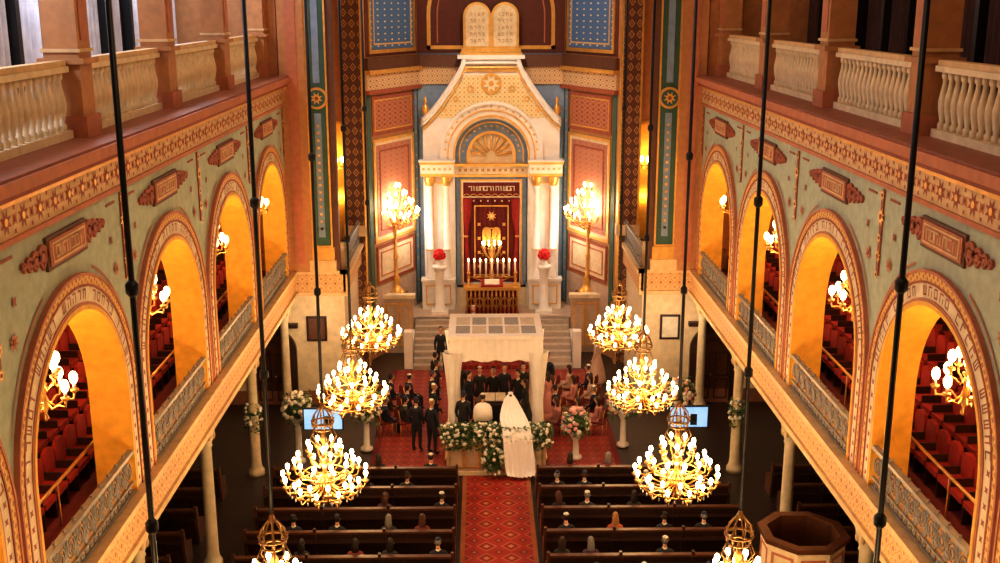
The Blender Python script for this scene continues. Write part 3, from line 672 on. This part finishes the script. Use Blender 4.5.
# ---------------------------------------------------------------- people
def skin(vs,es,rs,sub=2):
    me=bpy.data.meshes.new('t'); me.from_pydata(vs,es,[]); o=bpy.data.objects.new('t',me); S.collection.objects.link(o)
    o.modifiers.new('s','SKIN'); sv=me.skin_vertices[0].data
    for i,r in enumerate(rs): sv[i].radius=r if hasattr(r,'__len__') else (r,r)
    sv[0].use_root=True
    m=o.modifiers.new('u','SUBSURF'); m.levels=sub; m.render_levels=sub
    dg=bpy.context.evaluated_depsgraph_get(); dg.update(); ev=o.evaluated_get(dg); m2=bpy.data.meshes.new_from_object(ev)
    V=[tuple(v.co) for v in m2.vertices]; F=[tuple(p.vertices) for p in m2.polygons]
    bpy.data.objects.remove(o); bpy.data.meshes.remove(m2)
    return V,F
mC=M('suit_black',(.015,.015,.02),.7); mSk=M('skin_tone',(.62,.34,.22),.5); mH=M('hair_dark',(.03,.018,.012),.6); mK=M('kippah_white',(.8,.78,.72),.8); mSh=M('shoe_leather',(.01,.01,.01),.3); mEye=M('eye_dark',(.02,.015,.01),.3); mLip=M('lip',(.45,.12,.1),.5)
def hand(mb,w,dirv,side,palm):
    w=Vector(w); d=Vector(dirv).normalized(); sd=Vector(side).normalized(); pn=Vector(palm).normalized()
    pc=w+d*.055
    mb.T=Matrix.Translation(pc)@Matrix((list(sd)+[0],list(d)+[0],list(pn)+[0],[0,0,0,1])).transposed()
    mb.ball((0,0,0),(.042,.055,.018),mSk,8,6); mb.T=None
    for k,l in enumerate((.065,.078,.083,.075,.058)):
        if k==0: continue
        b=pc+sd*(-.045+.0205*k+ -.006)+d*.042
        mb.tube([b,b+d*l*.5+pn*.008,b+d*l*.85+pn*.03],[.0095,.0085,.006],mSk,6)
    b=pc+sd*.036-d*.02
    mb.tube([b,b+sd*.03+d*.025+pn*.008,b+sd*.035+d*.058+pn*.022],[.012,.01,.008],mSk,6)
def head(mb,c,female=False,kip=True,long=False):
    def fn(q):
        x,y,z=q
        k=1-.28*max(0,-z); return (x*k,y*(1-.15*max(0,-z))+.12*max(0,-z),z)
    mb.ball(c,(.076,.096,.118),mSk,14,12,fn)
    x,y,z=c
    mb.tube([(x,y+.092,z+.015),(x,y+.118,z-.02),(x,y+.098,z-.03)],[.008,.014,.008],mSk,6)
    for s in (-1,1):
        mb.ball((x+s*.031,y+.086,z+.01),(.013,.009,.008),fwhite,6,5); mb.ball((x+s*.031,y+.093,z+.01),(.006,.004,.006),mEye,6,4)
        mb.ball((x+s*.031,y+.09,z+.03),(.018,.006,.004),mH,6,4); mb.ball((x+s*.077,y,z-.005),(.01,.02,.03),mSk,6,5)
    mb.ball((x,y+.096,z-.058),(.024,.008,.007),mLip,8,4)
    mb.ball((x,y-.02,z+.03),(.084,.094,.106),mH,12,10)
    if long: mb.ball((x,y-.075,z-.1),(.095,.05,.18),mH,10,8)
    elif female: mb.ball((x,y-.11,z+.02),(.05,.045,.05),mH,8,6)
    if kip: mb.lathe([(.075,0),(.07,.02),(.05,.038),(.02,.047)],(x,y-.035,z+.1),mK,12)
def body(pose,female=False):
    k=.9 if female else 1
    if pose=='stand':
        V=[(0,0,.97),(0,-.01,1.12),(0,0,1.3),(0,-.01,1.44),(0,0,1.54),
           (-.16*k,0,1.41),(-.23*k,-.02,1.14),(-.21*k,.1,.9),(.16*k,0,1.41),(.23*k,-.02,1.14),(.21*k,.1,.9),
           (-.1,0,.88),(-.11,.02,.5),(-.12,-.02,.1),(-.13,.13,.045),(.1,0,.88),(.11,.02,.5),(.12,-.02,.1),(.13,.13,.045)]
    else:
        V=[(0,0,.55),(0,-.03,.7),(0,-.02,.88),(0,0,1.01),(0,.02,1.11),
           (-.16*k,0,.98),(-.23*k,.02,.74),(-.13*k,.24,.62),(.16*k,0,.98),(.23*k,.02,.74),(.13*k,.24,.62),
           (-.1,.06,.53),(-.12,.43,.53),(-.12,.42,.12),(-.13,.55,.05),(.1,.06,.53),(.12,.43,.53),(.12,.42,.12),(.13,.55,.05)]
    E=[(0,1),(1,2),(2,3),(3,4),(3,5),(5,6),(6,7),(3,8),(8,9),(9,10),(0,11),(11,12),(12,13),(13,14),(0,15),(15,16),(16,17),(17,18)]
    Rr=[(.15,.12),(.14*k,.11),(.165*k,.12),(.11,.085),(.055,.055),.075,.05,.034,.075,.05,.034,.095,.068,.045,.035,.095,.068,.045,.035]
    return V,E,Rr
def person(pose,female=False,kip=True,skirt=False,long=False,extra=None):
    mb=MB(); V,E,Rr=body(pose,female); vs,fs=skin(V,E,Rr); mb.add(vs,fs,mC,True)
    nk=V[4]; mb.tube([(nk[0],nk[1],nk[2]-.06),(nk[0],nk[1]+.015,nk[2]+.07)],[.052,.048],mSk,8)
    mb.lathe([(.07,-.05),(.062,0)],(nk[0],nk[1],nk[2]-.01),fwhite if not female else mC,10)
    head(mb,(nk[0],nk[1]+.03,nk[2]+.15),female,kip,long)
    for i in (7,10):
        e=Vector(V[i-1]);w=Vector(V[i]);s=-1 if i==7 else 1
        hand(mb,w,(w-e),(-s,0,0) if pose=='sit' else (-s*.3,1,0),(0,0,-1) if pose=='sit' else (-s,0,0))
    if skirt:
        if pose=='stand': mb.lathe([(.42,.0),(.4,.05),(.33,.45),(.22,.8),(.165,.98),(.14,1.08)],(0,0,.03),mC,20,ey=.8)
        else:
            mb.tube([(0,-.05,.52),(0,.2,.55),(0,.45,.52),(0,.5,.3),(0,.5,.12)],[.19,.21,.2,.2,.22],mC,14)
    for i in (14,18):
        t=V[i]; mb.ball((t[0],t[1]-.04,.045),(.045,.11,.045),mSh,8,6)
    if extra: extra(mb)
    for m in (mC,mSk,mH,mK,mSh):
        if m not in mb.mats: mb.mats.append(m)
    return mb
T_={}
def tmpl(key,*a,**k): T_[key]=person(*a,**k).mesh(key)
tmpl('sm','stand'); tmpl('sf','stand',female=True,kip=False,skirt=True,long=True)
tmpl('tm','sit'); tmpl('tf','sit',female=True,kip=False,skirt=True,long=True)
suits=[M('suit_%d'%i,c,.75) for i,c in enumerate([(.012,.012,.015),(.015,.016,.025),(.02,.02,.02),(.03,.025,.022),(.012,.015,.04)])]
dress=[M('dress_%d'%i,c,.7) for i,c in enumerate([(.55,.25,.22),(.5,.12,.05),(.02,.02,.02),(.2,.03,.03),(.55,.38,.3),(.08,.03,.06)])]
hairs=[M('hair_%d'%i,c,.5,scale=30,var=.3) for i,c in enumerate([(.02,.012,.01),(.04,.02,.012),(.42,.22,.08),(.25,.24,.23),(.1,.035,.02)])]
kips=[mK,M('kippah_black',(.02,.02,.02),.8),M('kippah_blue',(.03,.04,.1),.8)]
def put(key,x,y,z=0,rot=0,cl=None,hr=None,kp=None,name='wedding_guest',sc=1):
    o=inst(T_[key],name,(x,y,z),rot,scale=sc)
    for i,m in enumerate(o.data.materials):
        r=None
        if m==mC: r=cl or random.choice(suits if key[1]=='m' else dress)
        if m==mH: r=hr or random.choice(hairs)
        if m==mK: r=kp or random.choice(kips)
        if r: o.material_slots[i].link='OBJECT'; o.material_slots[i].material=r
    return o
DK=[dress[2],dress[5],dress[2],dress[3]]
seats={1:[-2.5,-3.6,-4.3,1.65,2.4,4.1],2:[-1.5,-4.4,-3.0,1.6,2.35,3.6,4.8],3:[-1.95,-2.8,-5.2,-4.1,1.7,4.2,5.2],4:[-2.66,-1.5,-3.5,-4.8,1.5,2.2,4.0,5.6],5:[-2.2,-4,-3.1,2.2,3.3,4.8],0:[-1.9,-3.4,2.1,3.2],6:[-3,-1.7,1.9,3.9]}
for i,xs in seats.items():
    for x in xs:
        key='tm' if R(0,1)<.62 else 'tf'
        put(key,x,ROWS[i]-.02,-.07,R(-.25,.25),name='seated_guest',cl=None if key=='tm' else random.choice(DK),hr=random.choice(hairs[:2]+[hairs[4],hairs[3]]))
put('tf',2.95,ROWS[3],-.07,cl=dress[1],hr=hairs[2],name='seated_guest')
for x,y,r in ((-2.0,32.6,-.6),(-2.5,32.9,-.3),(-2.0,34.2,-1.2),(-2.1,35.2,-1.4),(-2.0,36.3,-1.4),(-2.1,37.6,-1),(-1.2,36.2,PI),(-.5,36.0,PI),(.35,36.1,PI),(1.0,36.2,PI),(1.9,37.1,2.5)):
    put('sm',x,y,.02,r,cl=random.choice(suits[:3]),sc=R(.97,1.05))
mb=MB()
for x in (-.2,.2):
    for y in (-.2,.2): mb.tube([(x,y,0),(x,y,.44)],.018,gold,6)
    mb.tube([(x,-.2,.44),(x*.95,-.26,.92)],.018,gold,6)
mb.box(-.22,.22,-.22,.22,.42,.47,dred); mb.box(-.2,.2,-.265,-.235,.62,.92,dred)
chair=mb.mesh('banquet_chair')
spots=[]
for i,x in enumerate((2.05,2.75,3.45)):
    for j in range(4): spots.append((x+R(-.05,.05),34.2+j*1.1+R(-.05,.05),PI/2*.7))
for x in (-3.0,-3.65):
    for j in range(3): spots.append((x,34.3+j*1.15,-PI/2*.7))
for x,y,r in spots:
    inst(chair,'banquet_chair',(x,y,.02),r)
    if R(0,1)<.95:
        fem=(x>0 and R(0,1)<.6)
        put('tf' if fem else 'tm',x+.03*math.sin(-r),y+.02,-.06,r,cl=random.choice((dress[0],dress[4],dress[0],dress[2],dress[3])) if fem else None,name='seated_guest')
put('sf',1.78,35.3,.02,.9,cl=dress[0],name='bridesmaid'); put('sf',3.9,39.4,.02,.9,cl=dress[4],name='bridesmaid')
put('sm',-.75,41.85,.54,PI,cl=suits[0]); put('sm',-2.0,41.0-.3,.02,PI)
def tallit(mb):
    mb.lathe([(.3,.0),(.29,.25),(.27,.38),(.2,.47),(.09,.52)],(0,-.02,1.0),cloth,20,ey=.68)
    for s in (-1,1): mb.box(s*.2-.06,s*.2+.06,.12,.15,.75,1.3,cloth)
tmpl('gm','stand',extra=tallit)
put('gm',-.4,31.8,.52,0,cl=suits[0],hr=hairs[0],kp=mK,name='groom',sc=1.0)
put('sm',-1.0,32.0,.52,-.3,cl=suits[0],name='best_man'); put('sm',-.05,34.1,.52,PI,cl=suits[0],hr=hairs[3],kp=kips[1],name='rabbi',sc=1.04)
put('sm',.75,34.0,.52,PI*.85,cl=suits[0],name='witness'); put('sm',-.85,33.9,.52,-PI*.7,cl=suits[1],name='witness'); put('sf',.95,33.1,.52,PI/2,cl=dress[2],name='bride_mother')
def veil(mb):
    mb.lathe([(.75,0),(.6,.25),(.4,.65),(.22,.95),(.15,1.1),(.165,1.3),(.15,1.42)],(0,-.02,.02),veilm,24,ey=.62)
    path=[(.07,1.80,.07,0),(-.06,1.78,.12,0),(-.14,1.66,.2,0),(-.22,1.42,.3,.02),(-.36,1.22,.38,.05),(-.6,1.14,.42,.08),(-.92,1.1,.43,.12),(-1.12,.95,.43,.16),(-1.2,.55,.44,.2),(-1.25,.1,.46,.24),(-1.32,-.25,.44,.27),(-1.42,-.4,.4,.28)]
    vs=[];n=22
    for j,(y,z,w,cx) in enumerate(path):
        for i in range(n+1):
            t=-1+2*i/n; k=1-min(1,j/4)
            vs.append((cx+w*t,y+.02*math.sin(i*1.7+j*.4)*min(1,j/3)+k*.1*t*t,z-k*.14*t*t+(.02*math.sin(i*1.9))*min(1,j/4)+(.06*abs(t)*(1 if j==len(path)-1 else 0))))
    mb.add(vs,[(j*(n+1)+i,j*(n+1)+i+1,(j+1)*(n+1)+i+1,(j+1)*(n+1)+i) for j in range(len(path)-1) for i in range(n)],veilm,True)
    mb.ball((0,-.02,1.77),(.085,.09,.05),veilm,10,6)
tmpl('bf','stand',female=True,kip=False,long=False,extra=veil)
put('bf',.45,31.95,.52,0,cl=veilm,hr=hairs[1],name='bride')
# ---------------------------------------------------------------- tv screens, flowers, pulpit
for x in (-5.15,5.75):
    mb=MB(); mb.lathe([(.35,0),(.33,.03),(.04,.06),(.04,1.5)],(0,.05,0),black,10); mb.box(-.6,.6,-.03,.05,1.5,2.2,black); mb.box(-.56,.56,-.04,-.03,1.54,2.16,screen)
    mb.box(.05,.25,-.045,-.04,1.6,1.95,suits[1]); mb.box(-.35,-.2,-.045,-.04,1.6,1.85,cloth)
    mb.obj('video_screen',(x,31.0,0))
def urn(name,loc,h,r=.35,fm=fwhite):
    mb=MB(); mb.lathe([(.2,0),(.2,.08),(.1,.15),(.09,h-.3),(.2,h-.1),(.22,h)],(0,0,0),white,10); mb.ball((0,0,h+.25),(r*.7,r*.7,.28),leaf,8,6)
    foliage(mb,(0,0,h+.28),(r,r,r*1.1),220,70,s=.1,fm=fm,fs_=.07); mb.obj(name,loc)
urn('flower_stand',(-6.1,32.1,0),1.5,.45); urn('flower_stand',(5.9,33.2,0),1.5,.45,fpink); urn('flower_stand',(-4.1,33.0,.025),1.2,.5,fpink); urn('flower_stand',(4.1,33.2,.025),1.2,.5,fpink)
urn('flower_stand',(2.5,32.2,.025),.9,.42,fpink)
for sx in (-1,1):
    mb=MB(); mb.tube([(.2*math.cos(2*PI*k/10),.2*math.sin(2*PI*k/10),0) for k in range(10)],.05,leaf,5,True); foliage(mb,(0,-.05,-.1),(.25,.25,.5),120,30,s=.09); mb.obj('column_garland',(sx*7.25,31.2,2.0))
mb=MB()
n=8; pr=lambda r,z:[(r*math.cos(2*PI*(k+.5)/n),r*math.sin(2*PI*(k+.5)/n),z) for k in range(n)]
def loft(mb,secs,mat,caps=True):
    vs=[];fs=[]
    for r,z in secs: vs+=pr(r,z)
    for j in range(len(secs)-1):
        for i in range(n): fs.append((j*n+i,j*n+(i+1)%n,(j+1)*n+(i+1)%n,(j+1)*n+i))
    if caps: fs.append(tuple(range(n))); fs.append(tuple((len(secs)-1)*n+i for i in range(n)))
    mb.add(vs,fs,mat)
loft(mb,[(.5,0),(.5,.3),(.25,.5),(.25,1.6),(.5,2.0),(.8,2.2)],creamL)
loft(mb,[(.85,2.2),(.85,3.12),(.92,3.16)],creamL,False); loft(mb,[(.92,3.16),(.94,3.2),(.94,3.27),(.74,3.27),(.74,2.3)],woodL,False)
loft(mb,[(.76,2.3),(.76,2.34)],dred)
for k in range(8):
    a=2*PI*(k+1)/8; mb.T=Matrix.Rotation(a,4,'Z'); mb.frame(lambda p,q,d:(.785-d,p,q),-.25,.25,2.35,3.0,.05,-.02,.02,salmon); mb.T=None
mb.obj('pulpit',(6.2,20.8,0))
# ---------------------------------------------------------------- general lighting
for y in (8,20,32): light('ceiling_fill','AREA',(0,y,16.8),240,(1,.74,.46),4,None,6)  # general fill added overhead, out of view, no fixtures
light('chancel_fill','SPOT',(0,38,16),1300,(1,.87,.7),.6,(math.radians(28),0,0),None,1.3)  # added spot above the view, brightens the chancel and ark
light('dome_fill','POINT',(0,41.5,15.6),330,(1,.85,.65),.4)  # hidden fill added to brighten the blue star panels
light('canopy_fill','SPOT',(0,27,16),1000,(1,.88,.72),.3,(math.radians(20),0,0),None,.42)  # spot without a fitting, added overhead to light the canopy
for sx in (-1,1):
    light('aisle_fill','POINT',(sx*6.2,35.9,3.3),40,(1,.75,.5),.15)  # dim warm points before the end wall, added without a fitting
    for y in (17,25,33): light('upper_gallery_fill','POINT',(sx*9.0,y,15.8),60 if sx>0 else 480,(1,.6,.3) if sx>0 else (.75,.82,1),.5)  # unseen fill added for the curtains; cool left side stands in for daylight
w=bpy.data.worlds.new('World'); S.world=w; w.use_nodes=True; w.node_tree.nodes['Background'].inputs[0].default_value=(.5,.35,.22,1); w.node_tree.nodes['Background'].inputs[1].default_value=.05
S.view_settings.view_transform='Standard'; S.view_settings.gamma=.86
# ---------------------------------------------------------------- camera
cam=bpy.data.cameras.new('camera'); cam.lens=39.8; cam.sensor_width=36
co=bpy.data.objects.new('camera',cam); S.collection.objects.link(co); co.location=(-.42,0,13.8); co.rotation_euler=(math.radians(90-14.05),0,math.radians(-.98)); S.camera=co
